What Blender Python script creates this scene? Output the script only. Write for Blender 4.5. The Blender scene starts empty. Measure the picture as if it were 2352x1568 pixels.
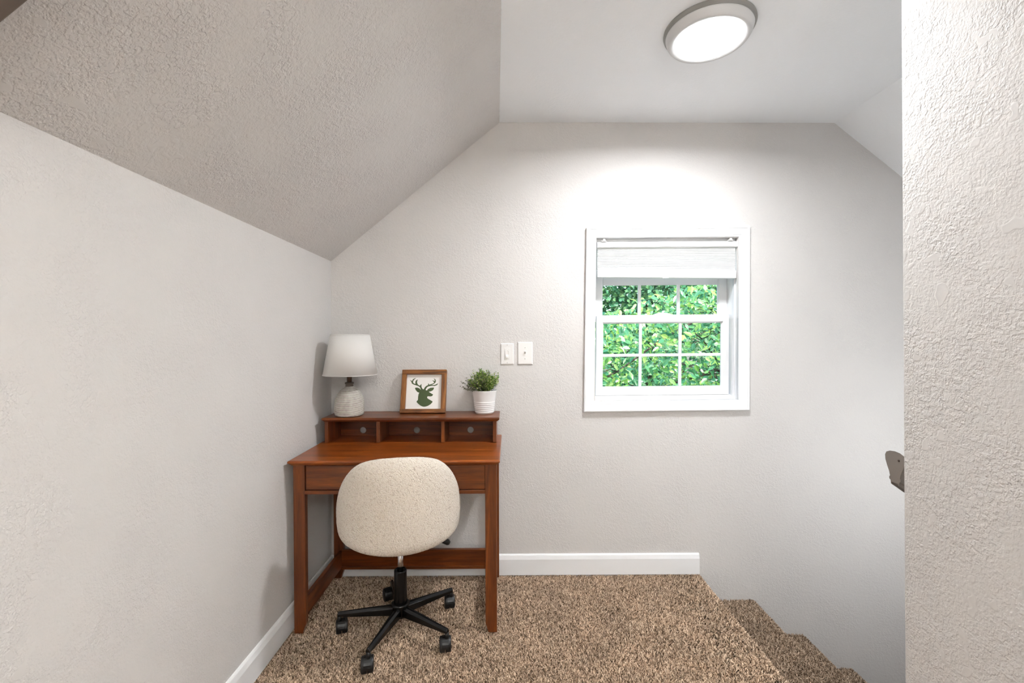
import bpy, bmesh, math, random
import numpy as np
from mathutils import Vector, Matrix

random.seed(7)
rng = np.random.default_rng(11)
scene = bpy.context.scene
C = scene.collection
PI = math.pi

# ------------------------------------------------------------------ camera, world, sun, exposure
FPX, CAM_H, YAW, ROLL = 1050.0, 1.27, 0.0076, 0.002      # focal length in pixels of the 2352 wide frame
cam_data = bpy.data.cameras.new('camera')
cam = bpy.data.objects.new('camera', cam_data)
C.objects.link(cam)
cam_data.sensor_fit = 'HORIZONTAL'
cam_data.sensor_width = 36.0
cam_data.lens = FPX / 2352.0 * 36.0
cam_data.clip_start = 0.02
fw = Vector((math.sin(YAW), math.cos(YAW), 0)); rt = Vector((math.cos(YAW), -math.sin(YAW), 0)); up = Vector((0, 0, 1))
r2 = rt * math.cos(ROLL) - up * math.sin(ROLL)
u2 = up * math.cos(ROLL) + rt * math.sin(ROLL)
cam.matrix_world = Matrix(((r2.x, u2.x, -fw.x, 0), (r2.y, u2.y, -fw.y, 0), (r2.z, u2.z, -fw.z, CAM_H), (0, 0, 0, 1)))
scene.camera = cam

world = bpy.data.worlds.new('sky'); scene.world = world
world.use_nodes = True
wn = world.node_tree.nodes; wl = world.node_tree.links
sky = wn.new('ShaderNodeTexSky'); sky.sky_type = 'NISHITA'
sky.sun_disc = False; sky.sun_elevation = math.radians(48); sky.sun_rotation = math.radians(200); sky.air_density = 1.0; sky.dust_density = 2.0
wl.new(sky.outputs[0], wn['Background'].inputs[0])
wn['Background'].inputs[1].default_value = 0.6

sun_d = bpy.data.lights.new('sun', 'SUN'); sun_d.energy = 8.0; sun_d.angle = math.radians(1.0); sun_d.color = (1.0, 0.95, 0.86)
sun = bpy.data.objects.new('sun', sun_d); C.objects.link(sun)
sun.rotation_euler = (math.radians(44), 0, math.radians(28))      # shines from behind the house onto the trees

scene.view_settings.view_transform = 'Standard'
scene.view_settings.look = 'None'
scene.view_settings.gamma = 1.0
scene.view_settings.use_curve_mapping = False
scene.view_settings.exposure = 0.0
scene.cycles.diffuse_bounces = 5
scene.cycles.max_bounces = 8
scene.cycles.use_light_tree = False
scene.cycles.sample_clamp_indirect = 0.0
scene.cycles.adaptive_threshold = 0.04
LAMP_WATTS = 29.0          # landing ceiling light
STAIR_WATTS = 7.0         # added fill light, out of view further down the stairs
HALL_WATTS = 102.0          # added fill uplighter, unseen in the hall behind the camera

# ------------------------------------------------------------------ helpers
def tag(o, label=None, cat=None, group=None, kind=None):
    if label: o['label'] = label
    if cat: o['category'] = cat
    if group: o['group'] = group
    if kind: o['kind'] = kind
    return o

def empty(name, loc=(0, 0, 0), rot=(0, 0, 0), parent=None):
    o = bpy.data.objects.new(name, None); C.objects.link(o)
    o.empty_display_size = 0.05
    o.location = loc; o.rotation_euler = rot; o.parent = parent
    return o

class MB:
    """collects geometry; build() links it as ONE mesh object"""
    def __init__(s): s.v = []; s.f = []; s.sm = []
    def add(s, vs, fs, smooth=False):
        b = len(s.v); s.v += [tuple(v) for v in vs]; s.f += [tuple(i + b for i in f) for f in fs]; s.sm += [smooth] * len(fs)
        return s
    def box(s, x0, x1, y0, y1, z0, z1):
        vs = [(x0, y0, z0), (x1, y0, z0), (x1, y1, z0), (x0, y1, z0), (x0, y0, z1), (x1, y0, z1), (x1, y1, z1), (x0, y1, z1)]
        return s.add(vs, [(0, 3, 2, 1), (4, 5, 6, 7), (0, 1, 5, 4), (1, 2, 6, 5), (2, 3, 7, 6), (3, 0, 4, 7)])
    def prism(s, prof, axis, a0, a1, off0=(0, 0, 0), off1=(0, 0, 0)):
        """prof: closed 2D loop; axis 'x': (y,z), 'y': (x,z), 'z': (x,y)"""
        def p(q, a, o):
            r = {'x': (a, q[0], q[1]), 'y': (q[0], a, q[1]), 'z': (q[0], q[1], a)}[axis]
            return (r[0] + o[0], r[1] + o[1], r[2] + o[2])
        n = len(prof); vs = [p(q, a0, off0) for q in prof] + [p(q, a1, off1) for q in prof]
        fs = [(i, (i + 1) % n, n + (i + 1) % n, n + i) for i in range(n)] + [tuple(range(n))[::-1], tuple(range(n, 2 * n))]
        return s.add(vs, fs)
    def lathe(s, prof, n=40, c=(0, 0, 0), smooth=True, sx=1.0, sy=1.0):
        vs = []
        for r, z in prof:
            for i in range(n):
                a = 2 * PI * i / n
                vs.append((c[0] + r * sx * math.cos(a), c[1] + r * sy * math.sin(a), c[2] + z))
        fs = []
        for k in range(len(prof) - 1):
            for i in range(n):
                j = (i + 1) % n
                fs.append((k * n + i, k * n + j, (k + 1) * n + j, (k + 1) * n + i))
        s.add(vs, fs, smooth)
        b = len(s.v) - len(vs)
        if prof[0][0] > 1e-5: s.f.append(tuple(b + i for i in range(n))[::-1]); s.sm.append(False)
        if prof[-1][0] > 1e-5: s.f.append(tuple(b + (len(prof) - 1) * n + i for i in range(n))); s.sm.append(False)
        return s
    def tube(s, pts, rad, n=12, smooth=True):
        pts = [Vector(p) for p in pts]
        rad = rad if isinstance(rad, (list, tuple)) else [rad] * len(pts)
        rings = []
        ref = Vector((0, 0, 1))
        for i, p in enumerate(pts):
            d = (pts[min(i + 1, len(pts) - 1)] - pts[max(i - 1, 0)]).normalized()
            a = d.cross(ref if abs(d.dot(ref)) < .95 else Vector((1, 0, 0))).normalized(); b = a.cross(d)
            rings.append([p + (a * math.cos(2 * PI * k / n) + b * math.sin(2 * PI * k / n)) * rad[i] for k in range(n)])
        vs = [v for r in rings for v in r]
        fs = [(i * n + k, i * n + (k + 1) % n, (i + 1) * n + (k + 1) % n, (i + 1) * n + k) for i in range(len(pts) - 1) for k in range(n)]
        s.add(vs, fs, smooth)
        b = len(s.v) - len(vs)
        s.f.append(tuple(b + k for k in range(n))[::-1]); s.f.append(tuple(b + (len(pts) - 1) * n + k for k in range(n))); s.sm += [False, False]
        return s
    def build(s, name, mat=None, parent=None, bevel=0.0, seg=2, fix=True):
        me = bpy.data.meshes.new(name)
        me.from_pydata(s.v, [], s.f)
        me.polygons.foreach_set('use_smooth', s.sm)
        if fix:
            bm = bmesh.new(); bm.from_mesh(me); bmesh.ops.recalc_face_normals(bm, faces=bm.faces); bm.to_mesh(me); bm.free()
        me.update()
        o = bpy.data.objects.new(name, me); C.objects.link(o)
        if mat: me.materials.append(mat)
        o.parent = parent
        if bevel:
            m = o.modifiers.new('bevel', 'BEVEL'); m.width = bevel; m.segments = seg; m.limit_method = 'ANGLE'; m.angle_limit = math.radians(40)
            m.harden_normals = False
        return o

def bxo(name, mat, parent, x0, x1, y0, y1, z0, z1, bevel=0.0015):
    return MB().box(x0, x1, y0, y1, z0, z1).build(name, mat, parent, bevel)

def np_mesh(name, verts, tris, mat, parent=None, smooth=False):
    me = bpy.data.meshes.new(name)
    nv, nt = len(verts), len(tris)
    me.vertices.add(nv); me.vertices.foreach_set('co', np.ascontiguousarray(verts, dtype=np.float32).ravel())
    me.loops.add(nt * 3); me.loops.foreach_set('vertex_index', np.ascontiguousarray(tris, dtype=np.int32).ravel())
    me.polygons.add(nt); me.polygons.foreach_set('loop_start', np.arange(0, nt * 3, 3, dtype=np.int32))
    me.polygons.foreach_set('use_smooth', np.full(nt, smooth))
    me.update(calc_edges=True)
    me.materials.append(mat)
    o = bpy.data.objects.new(name, me); C.objects.link(o); o.parent = parent
    return o

# ------------------------------------------------------------------ materials
def new_mat(name):
    m = bpy.data.materials.new(name); m.use_nodes = True
    nt = m.node_tree
    return m, nt, nt.nodes, nt.links, nt.nodes['Principled BSDF']

def ramp(n, stops, interp='LINEAR'):
    r = n.new('ShaderNodeValToRGB'); r.color_ramp.interpolation = interp
    e = r.color_ramp.elements
    while len(e) < len(stops): e.new(0.5)
    for i, (p, c) in enumerate(stops):
        e[i].position = p; e[i].color = c if len(c) == 4 else (*c, 1)
    return r

def g(v): return (v, v, v, 1)

def noise(n, l, vec, scale, detail=2.0, rough=0.5, dist=0.0):
    t = n.new('ShaderNodeTexNoise'); t.inputs['Scale'].default_value = scale; t.inputs['Detail'].default_value = detail
    t.inputs['Roughness'].default_value = rough; t.inputs['Distortion'].default_value = dist
    if vec is not None: l.new(vec, t.inputs['Vector'])
    return t

def math_n(n, l, op, a, b):
    m = n.new('ShaderNodeMath'); m.operation = op
    for i, q in enumerate((a, b)):
        if isinstance(q, (int, float)): m.inputs[i].default_value = q
        else: l.new(q, m.inputs[i])
    return m.outputs[0]

def plain(name, col, rough=0.5, metal=0.0, spec=0.5):
    m, nt, n, l, b = new_mat(name)
    b.inputs['Base Color'].default_value = (*col, 1); b.inputs['Roughness'].default_value = rough; b.inputs['Metallic'].default_value = metal
    b.inputs['Specular IOR Level'].default_value = spec
    tc = n.new('ShaderNodeTexCoord'); t = noise(n, l, tc.outputs['Object'], 35.0, 3)
    r = ramp(n, [(0.3, g(max(0.0, rough - .015))), (0.7, g(min(1.0, rough + .015)))]); l.new(t.outputs[0], r.inputs[0]); l.new(r.outputs[0], b.inputs['Roughness'])
    return m

def textured_paint(name, col, amount, fine=1.0):
    """painted drywall with a troweled knock-down texture"""
    m, nt, n, l, b = new_mat(name)
    b.inputs['Base Color'].default_value = (*col, 1); b.inputs['Roughness'].default_value = 0.62; b.inputs['Specular IOR Level'].default_value = 0.3
    tc = n.new('ShaderNodeTexCoord'); v = tc.outputs['Object']
    a = noise(n, l, v, 62.0 * fine, 2.5, 0.55, 0.0)
    ra = ramp(n, [(0.47, g(0)), (0.55, g(1))]); l.new(a.outputs[0], ra.inputs[0])
    c = noise(n, l, v, 150.0 * fine, 1, 0.55, 0.0)
    rc = ramp(n, [(0.42, g(0)), (0.62, g(1))]); l.new(c.outputs[0], rc.inputs[0])
    d = noise(n, l, v, 24.0 * fine, 1, 0.5, 0.0)
    rd = ramp(n, [(0.615, g(0)), (0.68, g(1))]); l.new(d.outputs[0], rd.inputs[0])
    k = noise(n, l, v, 6.0, 0, 0.5)
    rk = ramp(n, [(0.35, g(0.35)), (0.65, g(1))]); l.new(k.outputs[0], rk.inputs[0])
    h = math_n(n, l, 'ADD', math_n(n, l, 'MULTIPLY', ra.outputs[0], 0.55), math_n(n, l, 'MULTIPLY', rc.outputs[0], 0.45))
    h = math_n(n, l, 'MULTIPLY', h, rk.outputs[0])
    h = math_n(n, l, 'MAXIMUM', h, math_n(n, l, 'MULTIPLY', rd.outputs[0], 0.5))
    bp = n.new('ShaderNodeBump'); bp.inputs['Strength'].default_value = 1.0; bp.inputs['Distance'].default_value = amount
    l.new(h, bp.inputs['Height']); l.new(bp.outputs[0], b.inputs['Normal'])
    return m

GREIGE = (0.650, 0.632, 0.616)
M_wall = textured_paint('greige_wall_paint', GREIGE, 0.0009, 1.35)
M_wall_coarse = textured_paint('greige_wall_paint_coarse', GREIGE, 0.0013)
M_slope = textured_paint('greige_slope_paint', GREIGE, 0.0020)
M_ceil = textured_paint('white_ceiling_paint', (0.90, 0.925, 0.95), 0.0005)
M_trim = plain('white_trim_paint', (0.85, 0.86, 0.87), 0.35)
M_vinyl = plain('white_vinyl', (0.82, 0.825, 0.83), 0.35)
M_track = plain('pale_vinyl_track', (0.74, 0.74, 0.75), 0.4)
M_plate = plain('switch_plate_plastic', (0.80, 0.79, 0.77), 0.3)
M_screw = plain('screw_metal', (0.45, 0.44, 0.42), 0.35, 0.8)
M_black = plain('black_metal', (0.006, 0.006, 0.0065), 0.22)
M_blackpl = plain('black_plastic', (0.010, 0.010, 0.0105), 0.42)
M_chrome = plain('chrome', (0.75, 0.75, 0.76), 0.18, 1.0)
M_nickel = plain('brushed_nickel', (0.52, 0.51, 0.49), 0.32, 0.9)
M_dark = plain('dark_beam_paint', (0.13, 0.10, 0.08), 0.7)
M_rail = plain('taupe_rail_paint', (0.23, 0.20, 0.175), 0.55)
M_hole = plain('nail_hole', (0.06, 0.03, 0.02), 0.7)
M_pot = plain('white_enamel', (0.80, 0.80, 0.80), 0.22)
M_soil = plain('dark_soil', (0.03, 0.022, 0.015), 0.9)
M_print = plain('white_print_board', (0.80, 0.78, 0.75), 0.6)
M_deer = plain('olive_green_print', (0.055, 0.085, 0.025), 0.6)
M_bark = plain('bark', (0.06, 0.05, 0.035), 0.85)
M_ground = plain('lawn', (0.05, 0.12, 0.03), 0.9)

def wood(name, c_dark, c_mid, c_light, axis, rough=0.32, scale=1.0):
    m, nt, n, l, b = new_mat(name)
    tc = n.new('ShaderNodeTexCoord'); mp = n.new('ShaderNodeMapping')
    s = {'x': (0.9, 14, 14), 'y': (14, 0.9, 14), 'z': (14, 14, 0.9)}[axis]
    mp.inputs['Scale'].default_value = [q * scale for q in s]; l.new(tc.outputs['Object'], mp.inputs[0])
    a = noise(n, l, mp.outputs[0], 2.4, 6, 0.62, 1.0)
    r = ramp(n, [(0.30, c_dark), (0.50, c_mid), (0.72, c_light)]); l.new(a.outputs[0], r.inputs[0])
    f = noise(n, l, mp.outputs[0], 16.0, 4, 0.7)
    mx = n.new('ShaderNodeMixRGB'); mx.blend_type = 'MULTIPLY'; mx.inputs[0].default_value = 0.55
    rf = ramp(n, [(0.3, g(0.45)), (0.65, g(1.0))]); l.new(f.outputs[0], rf.inputs[0])
    l.new(r.outputs[0], mx.inputs[1]); l.new(rf.outputs[0], mx.inputs[2]); l.new(mx.outputs[0], b.inputs['Base Color'])
    b.inputs['Roughness'].default_value = rough
    bp = n.new('ShaderNodeBump'); bp.inputs['Distance'].default_value = 0.0003; bp.inputs['Strength'].default_value = 0.5
    l.new(f.outputs[0], bp.inputs['Height']); l.new(bp.outputs[0], b.inputs['Normal'])
    return m

WD, WM, WL = (0.085, 0.023, 0.0065), (0.165, 0.043, 0.0095), (0.29, 0.078, 0.0125)
M_woodx = wood('mahogany_along', WD, WM, WL, 'x', 0.30)
M_woody = wood('mahogany_deep', WD, WM, WL, 'y', 0.34)
M_woodz = wood('mahogany_upright', WD, WM, WL, 'z', 0.34)
M_woodtop_lit = wood('mahogany_top_lit', (0.13, 0.032, 0.006), (0.255, 0.060, 0.009), (0.44, 0.112, 0.013), 'x', 0.28)  # same mahogany as the legs, lightened to paint lamp light onto the top
FD, FM, FL = (0.055, 0.018, 0.004), (0.26, 0.092, 0.017), (0.46, 0.19, 0.035)
M_frx = wood('stained_pine_along', FD, FM, FL, 'x', 0.5, 2.2)
M_frz = wood('stained_pine_upright', FD, FM, FL, 'z', 0.5, 2.2)

def carpet_mat(name, tone):
    m, nt, n, l, b = new_mat(name)
    ge = n.new('ShaderNodeNewGeometry')
    r = ramp(n, [(0.0, (0.10, 0.062, 0.036)), (0.2, (0.32, 0.22, 0.145)), (0.5, (0.60, 0.44, 0.315)), (1.0, (0.88, 0.70, 0.53))])
    l.new(ge.outputs['Random Per Island'], r.inputs[0])
    tc = n.new('ShaderNodeTexCoord'); t = noise(n, l, tc.outputs['Object'], 7.0, 3)
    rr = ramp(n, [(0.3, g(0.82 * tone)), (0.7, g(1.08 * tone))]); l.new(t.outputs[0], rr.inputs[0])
    mx = n.new('ShaderNodeMixRGB'); mx.blend_type = 'MULTIPLY'; mx.inputs[0].default_value = 1.0
    l.new(r.outputs[0], mx.inputs[1]); l.new(rr.outputs[0], mx.inputs[2]); l.new(mx.outputs[0], b.inputs['Base Color'])
    b.inputs['Roughness'].default_value = 0.85; b.inputs['Specular IOR Level'].default_value = 0.15
    return m
M_yarn = carpet_mat('carpet_yarn', 1.0)
M_yarn_shaded = carpet_mat('carpet_yarn_shaded', 0.74)  # same yarn, darkened to paint the shade on the stair treads

def carpet_base():
    m, nt, n, l, b = new_mat('carpet_backing')
    tc = n.new('ShaderNodeTexCoord'); t = noise(n, l, tc.outputs['Object'], 190.0, 3, 0.7)
    r = ramp(n, [(0.3, (0.10, 0.065, 0.042)), (0.5, (0.36, 0.26, 0.185)), (0.7, (0.60, 0.46, 0.35))]); l.new(t.outputs[0], r.inputs[0])
    l.new(r.outputs[0], b.inputs['Base Color']); b.inputs['Roughness'].default_value = 0.95; b.inputs['Specular IOR Level'].default_value = 0.1
    bp = n.new('ShaderNodeBump'); bp.inputs['Distance'].default_value = 0.006; l.new(t.outputs[0], bp.inputs['Height']); l.new(bp.outputs[0], b.inputs['Normal'])
    return m
M_cbase = carpet_base()

def boucle():
    m, nt, n, l, b = new_mat('cream_boucle')
    tc = n.new('ShaderNodeTexCoord'); v = tc.outputs['Object']
    w = noise(n, l, v, 60.0, 2)
    mix = n.new('ShaderNodeMixRGB'); mix.inputs[0].default_value = 0.03; l.new(v, mix.inputs[1]); l.new(w.outputs[1], mix.inputs[2])
    a = n.new('ShaderNodeTexVoronoi'); a.inputs['Scale'].default_value = 175.0; l.new(mix.outputs[0], a.inputs['Vector'])
    c = noise(n, l, v, 240.0, 3, 0.6, 0.8)
    h = math_n(n, l, 'SUBTRACT', math_n(n, l, 'MULTIPLY', c.outputs[0], 0.9), math_n(n, l, 'MULTIPLY', a.outputs[0], 0.9))
    bp = n.new('ShaderNodeBump'); bp.inputs['Distance'].default_value = 0.0040; bp.inputs['Strength'].default_value = 1.0
    l.new(h, bp.inputs['Height']); l.new(bp.outputs[0], b.inputs['Normal'])
    r = ramp(n, [(0.0, (0.88, 0.82, 0.73)), (0.6, (0.82, 0.74, 0.63)), (1.0, (0.62, 0.53, 0.43))]); l.new(a.outputs[0], r.inputs[0])
    l.new(r.outputs[0], b.inputs['Base Color']); b.inputs['Roughness'].default_value = 0.95; b.inputs['Specular IOR Level'].default_value = 0.1
    b.inputs['Sheen Weight'].default_value = 0.25; b.inputs['Sheen Roughness'].default_value = 0.5
    return m
M_boucle = boucle()

def fabric(name, col, transl):
    m, nt, n, l, b = new_mat(name)
    b.inputs['Base Color'].default_value = (*col, 1); b.inputs['Roughness'].default_value = 0.9; b.inputs['Specular IOR Level'].default_value = 0.1
    tc = n.new('ShaderNodeTexCoord'); t = noise(n, l, tc.outputs['Object'], 500.0, 2)
    bp = n.new('ShaderNodeBump'); bp.inputs['Distance'].default_value = 0.0004; l.new(t.outputs[0], bp.inputs['Height']); l.new(bp.outputs[0], b.inputs['Normal'])
    tr = n.new('ShaderNodeBsdfTranslucent'); tr.inputs[0].default_value = (*col, 1)
    mx = n.new('ShaderNodeMixShader'); mx.inputs[0].default_value = transl
    l.new(b.outputs[0], mx.inputs[1]); l.new(tr.outputs[0], mx.inputs[2]); l.new(mx.outputs[0], n['Material Output'].inputs[0])
    return m
M_shade = fabric('off_white_linen', (0.90, 0.885, 0.86), 0.30)
M_blind = fabric('white_pleated_fabric', (0.92, 0.92, 0.92), 0.45)

def ceramic():
    m, nt, n, l, b = new_mat('whitewashed_ribbed_ceramic')
    at = n.new('ShaderNodeAttribute'); at.attribute_name = 'groove'
    tc = n.new('ShaderNodeTexCoord'); t = noise(n, l, tc.outputs['Object'], 45.0, 4, 0.7)
    q = math_n(n, l, 'ADD', at.outputs['Fac'], math_n(n, l, 'MULTIPLY', math_n(n, l, 'SUBTRACT', t.outputs[0], 0.5), 0.9))
    r = ramp(n, [(0.18, (0.70, 0.67, 0.63)), (0.52, (0.34, 0.30, 0.25)), (0.80, (0.11, 0.085, 0.065))]); l.new(q, r.inputs[0])
    l.new(r.outputs[0], b.inputs['Base Color']); b.inputs['Roughness'].default_value = 0.55
    return m
M_ceramic = ceramic()
M_neck = plain('dark_ceramic_neck', (0.14, 0.11, 0.085), 0.5)
M_stem = plain('bronze_stem', (0.11, 0.07, 0.045), 0.35, 0.6)

def glass():
    m, nt, n, l, b = new_mat('window_glass')
    n.remove(b)
    tr = n.new('ShaderNodeBsdfTransparent'); gl = n.new('ShaderNodeBsdfGlossy'); gl.inputs['Roughness'].default_value = 0.02
    tr.inputs[0].default_value = (0.93, 0.96, 0.95, 1)
    fr = n.new('ShaderNodeFresnel'); fr.inputs[0].default_value = 1.35
    mx = n.new('ShaderNodeMixShader'); l.new(fr.outputs[0], mx.inputs[0]); l.new(tr.outputs[0], mx.inputs[1]); l.new(gl.outputs[0], mx.inputs[2])
    l.new(mx.outputs[0], n['Material Output'].inputs[0])
    return m
M_glass = glass()

def emitter(name, col, strength):
    m, nt, n, l, b = new_mat(name)
    b.inputs['Base Color'].default_value = (0.8, 0.8, 0.8, 1)
    b.inputs['Emission Color'].default_value = (*col, 1); b.inputs['Emission Strength'].default_value = strength
    return m
LAMPCOL = (0.955, 0.98, 1.0)
HALLCOL = (1.0, 0.968, 0.92)
M_lens = emitter('lit_diffuser', LAMPCOL, 14.0)
M_fill_bowl = emitter('lit_fill_bowl', HALLCOL, 14.0)
M_fill_globe = emitter('lit_fill_globe', LAMPCOL, 14.0)
for m_ in (M_lens, M_fill_bowl, M_fill_globe): m_.cycles.emission_sampling = 'NONE'      # the disk lamps in the ceiling light and the added fill lights carry the light

def leafmat(name, stops, transl, rough=0.4, spec=0.5):
    m, nt, n, l, b = new_mat(name)
    ge = n.new('ShaderNodeNewGeometry'); oi = n.new('ShaderNodeObjectInfo')
    s = math_n(n, l, 'FRACT', math_n(n, l, 'ADD', ge.outputs['Random Per Island'], oi.outputs['Random']), 0.0)
    r = ramp(n, stops); l.new(s, r.inputs[0])
    l.new(r.outputs[0], b.inputs['Base Color']); b.inputs['Roughness'].default_value = rough; b.inputs['Specular IOR Level'].default_value = spec
    tr = n.new('ShaderNodeBsdfTranslucent'); l.new(r.outputs[0], tr.inputs[0])
    mx = n.new('ShaderNodeMixShader'); mx.inputs[0].default_value = transl
    l.new(b.outputs[0], mx.inputs[1]); l.new(tr.outputs[0], mx.inputs[2]); l.new(mx.outputs[0], n['Material Output'].inputs[0])
    return m
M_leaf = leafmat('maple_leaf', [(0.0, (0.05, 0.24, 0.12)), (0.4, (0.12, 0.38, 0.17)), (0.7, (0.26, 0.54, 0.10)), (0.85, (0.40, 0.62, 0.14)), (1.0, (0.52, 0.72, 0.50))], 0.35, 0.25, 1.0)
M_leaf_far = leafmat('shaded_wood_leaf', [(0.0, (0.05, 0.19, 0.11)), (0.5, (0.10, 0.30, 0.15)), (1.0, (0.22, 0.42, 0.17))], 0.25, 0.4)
M_sprig = leafmat('sprig_leaf', [(0.0, (0.05, 0.13, 0.02)), (0.4, (0.15, 0.29, 0.04)), (0.7, (0.32, 0.44, 0.09)), (1.0, (0.70, 0.68, 0.34))], 0.2, 0.5)
M_sprig_grey = leafmat('grey_sprig_leaf', [(0.0, (0.07, 0.075, 0.05)), (0.6, (0.14, 0.15, 0.10)), (1.0, (0.27, 0.27, 0.17))], 0.15, 0.6)

# ------------------------------------------------------------------ the room shell
D = 2.5                     # back wall
XL = -0.967                 # left wall
ZC = 2.468                  # flat ceiling
ZK = 1.709                  # knee wall height
YF = -2.6                   # far end of the hall behind the camera
XS = 1.05                   # top stair edge
XR = 4.4
YW = 1.217                  # corner of the wall beside the stairs
ZB = -2.3

def quad_obj(name, vs, fs, mat):
    o = MB().add(vs, fs).build(name, mat, None, 0, fix=False)
    return tag(o, kind='structure')

# window opening in the back wall
WX0, WX1, WZ0, WZ1 = 0.474, 1.261, 0.945, 1.838
xs = [-1.3, WX0, WX1, XR]; zs = [ZB - .1, WZ0, WZ1, 2.75]
mb = MB()
for i in range(3):
    for j in range(3):
        if i == 1 and j == 1: continue
        mb.box(xs[i], xs[i + 1], D, D + 0.02, zs[j], zs[j + 1])
tag(mb.build('wall_back', M_wall), kind='structure')

quad_obj('wall_left', [(XL, YF, -.1), (XL, D, -.1), (XL, D, ZK), (XL, YF, ZK)], [(0, 1, 2, 3)], M_wall)
# sloped ceiling over the desk, its top edge not quite parallel to the wall
XT0, XT1 = -0.0477, -0.022
sl = []
NY = 12
for k in range(NY + 1):
    y = D + (YF - D) * k / NY
    sl += [(XL, y, ZK), (XT0 + (XT1 - XT0) * min(1, (D - y) / .9), y, ZC)]
quad_obj('ceiling_slope', sl, [(2 * k, 2 * k + 1, 2 * k + 3, 2 * k + 2) for k in range(NY)], M_slope)
XBR = 1.793
quad_obj('ceiling', [(-.3, D, ZC), (XBR, D, ZC), (XBR, YF, ZC), (-.3, YF, ZC)], [(0, 1, 2, 3)], M_ceil)
quad_obj('ceiling_slope_stairs', [(XBR, D, ZC), (XR, D, ZC - .797 * (XR - XBR)), (XR, YF, ZC - .797 * (XR - XBR)), (XBR, YF, ZC)], [(0, 1, 2, 3)], M_ceil)
# wall block beside the stairs: its long face runs beside the camera, its end face closes the stairwell
mb = MB()
xa, xb = 1.0529, 1.0598
mb.add([(xb, YF, 0.35), (xb, YW, 0.35), (xa, YW, 2.18), (xa, YF, 2.18), (xb + .009, YF, ZB), (xb + .009, YW, ZB), (xa - .001, YW, ZC + .1), (xa - .001, YF, ZC + .1),
        (XR, YW, ZB), (XR, YW, ZC + .1)],
       [(0, 1, 2, 3), (4, 5, 1, 0), (3, 2, 6, 7), (5, 8, 9, 6, 2, 1)])
o = mb.build('wall_right', M_wall_coarse, None, 0, fix=False); tag(o, kind='structure')
bv = o.modifiers.new('bevel', 'BEVEL'); bv.width = 0.004; bv.segments = 3; bv.limit_method = 'ANGLE'
quad_obj('wall_stair_end', [(XR, YW - .2, ZB), (XR, D + .1, ZB), (XR, D + .1, ZC), (XR, YW - .2, ZC)], [(0, 1, 2, 3)], M_wall)
quad_obj('wall_front', [(XL - .1, YF, -.1), (XR, YF, -.1), (XR, YF, ZC + .2), (XL - .1, YF, ZC + .2)], [(0, 1, 2, 3)], M_wall)
quad_obj('floor_stairwell', [(XS, YW - .1, ZB), (XR, YW - .1, ZB), (XR, D + .1, ZB), (XS, D + .1, ZB)], [(0, 1, 2, 3)], M_cbase)
# dark dropped beam that follows the slope above and behind the camera's left
sd = Vector((XT0 - XL, 0, ZC - ZK)).normalized(); nd = Vector((sd.z, 0, -sd.x))
p0 = Vector((XL, 0, ZK)); p1 = Vector((XT0, 0, ZC))
dr = 0.05
mb = MB()
prof = [(p0.x, p0.z - dr * 1.3), (p1.x, p1.z - dr * 1.3), (p1.x, p1.z), (p0.x, p0.z)]
mb.prism(prof, 'y', 0.30, 0.733)
tag(mb.build('trim_1', M_dark, None, 0.003), kind='structure')

# baseboards
def base_prof(s):          # (distance from wall, height)
    return [(0, 0), (s * .015, 0), (s * .015, .084), (s * .0125, .094), (s * .010, .104), (s * .006, .109), (0, .110)]
tag(MB().prism([(D - a, z) for a, z in base_prof(1)], 'x', XL, 1.040).build('baseboard_back', M_trim), kind='structure')
tag(MB().prism([(XL + a, z) for a, z in base_prof(1)], 'y', YF, D).build('baseboard_left', M_trim), kind='structure')

# ------------------------------------------------------------------ carpet: landing and stairs
ZP = -0.011                 # carpet backing
floor = MB().box(XL - .1, XS - .02, YF, D, -.12, ZP).build('floor', M_cbase, None, 0.012); tag(floor, kind='structure')
steps = [(XS, 0.0), (1.352, -0.143), (1.623, -0.333)] + [(1.623 + .2695 * k, -0.333 - .1885 * k) for k in range(1, 8)]
stair = empty('staircase', (XS, 1.85, 0)); tag(stair, kind='structure')
path = [(XL, 0.0)]          # carpet surface profile in (x, z), for the pile
for i, (x, z) in enumerate(steps):
    rn = .024
    path.append((x - rn, z))
    for k in range(1, 7):
        a = PI / 2 - k / 6 * (PI / 2 + .12)
        path.append((x - rn + rn * math.cos(a), z - rn + rn * math.sin(a)))
    if i + 1 < len(steps):
        zn = steps[i + 1][1]
        path.append((x - .030, zn + .006)); path.append((x - .026, zn))
for i, (x, z) in enumerate(steps):
    x_prev = steps[i - 1][0] - .05 if i else XS - .25
    if i == 0: continue
    pr = [(x_prev - .0, z + ZP), (x - .034, z + ZP), (x - .014, z + ZP - .008), (x - .011, z + ZP - .026), (x - .028, z - .19), (x - .05, z - .30), (x_prev, z - .30)]
    s = MB().prism(pr, 'y', YW, D).build('step', M_cbase, None)
    s.parent = stair; s.matrix_parent_inverse = Matrix.Translation(-stair.location)
# front face of the landing
nose = MB().prism([(XS - .2, ZP), (XS - .034, ZP), (XS - .014, ZP - .008), (XS - .011, ZP - .026), (XS - .028, -.15), (XS - .05, -.25), (XS - .2, -.25)], 'y', YW - .3, D).build('landing_nose', M_cbase, None)
nose.parent = stair; nose.matrix_parent_inverse = Matrix.Translation(-stair.location)

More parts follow.
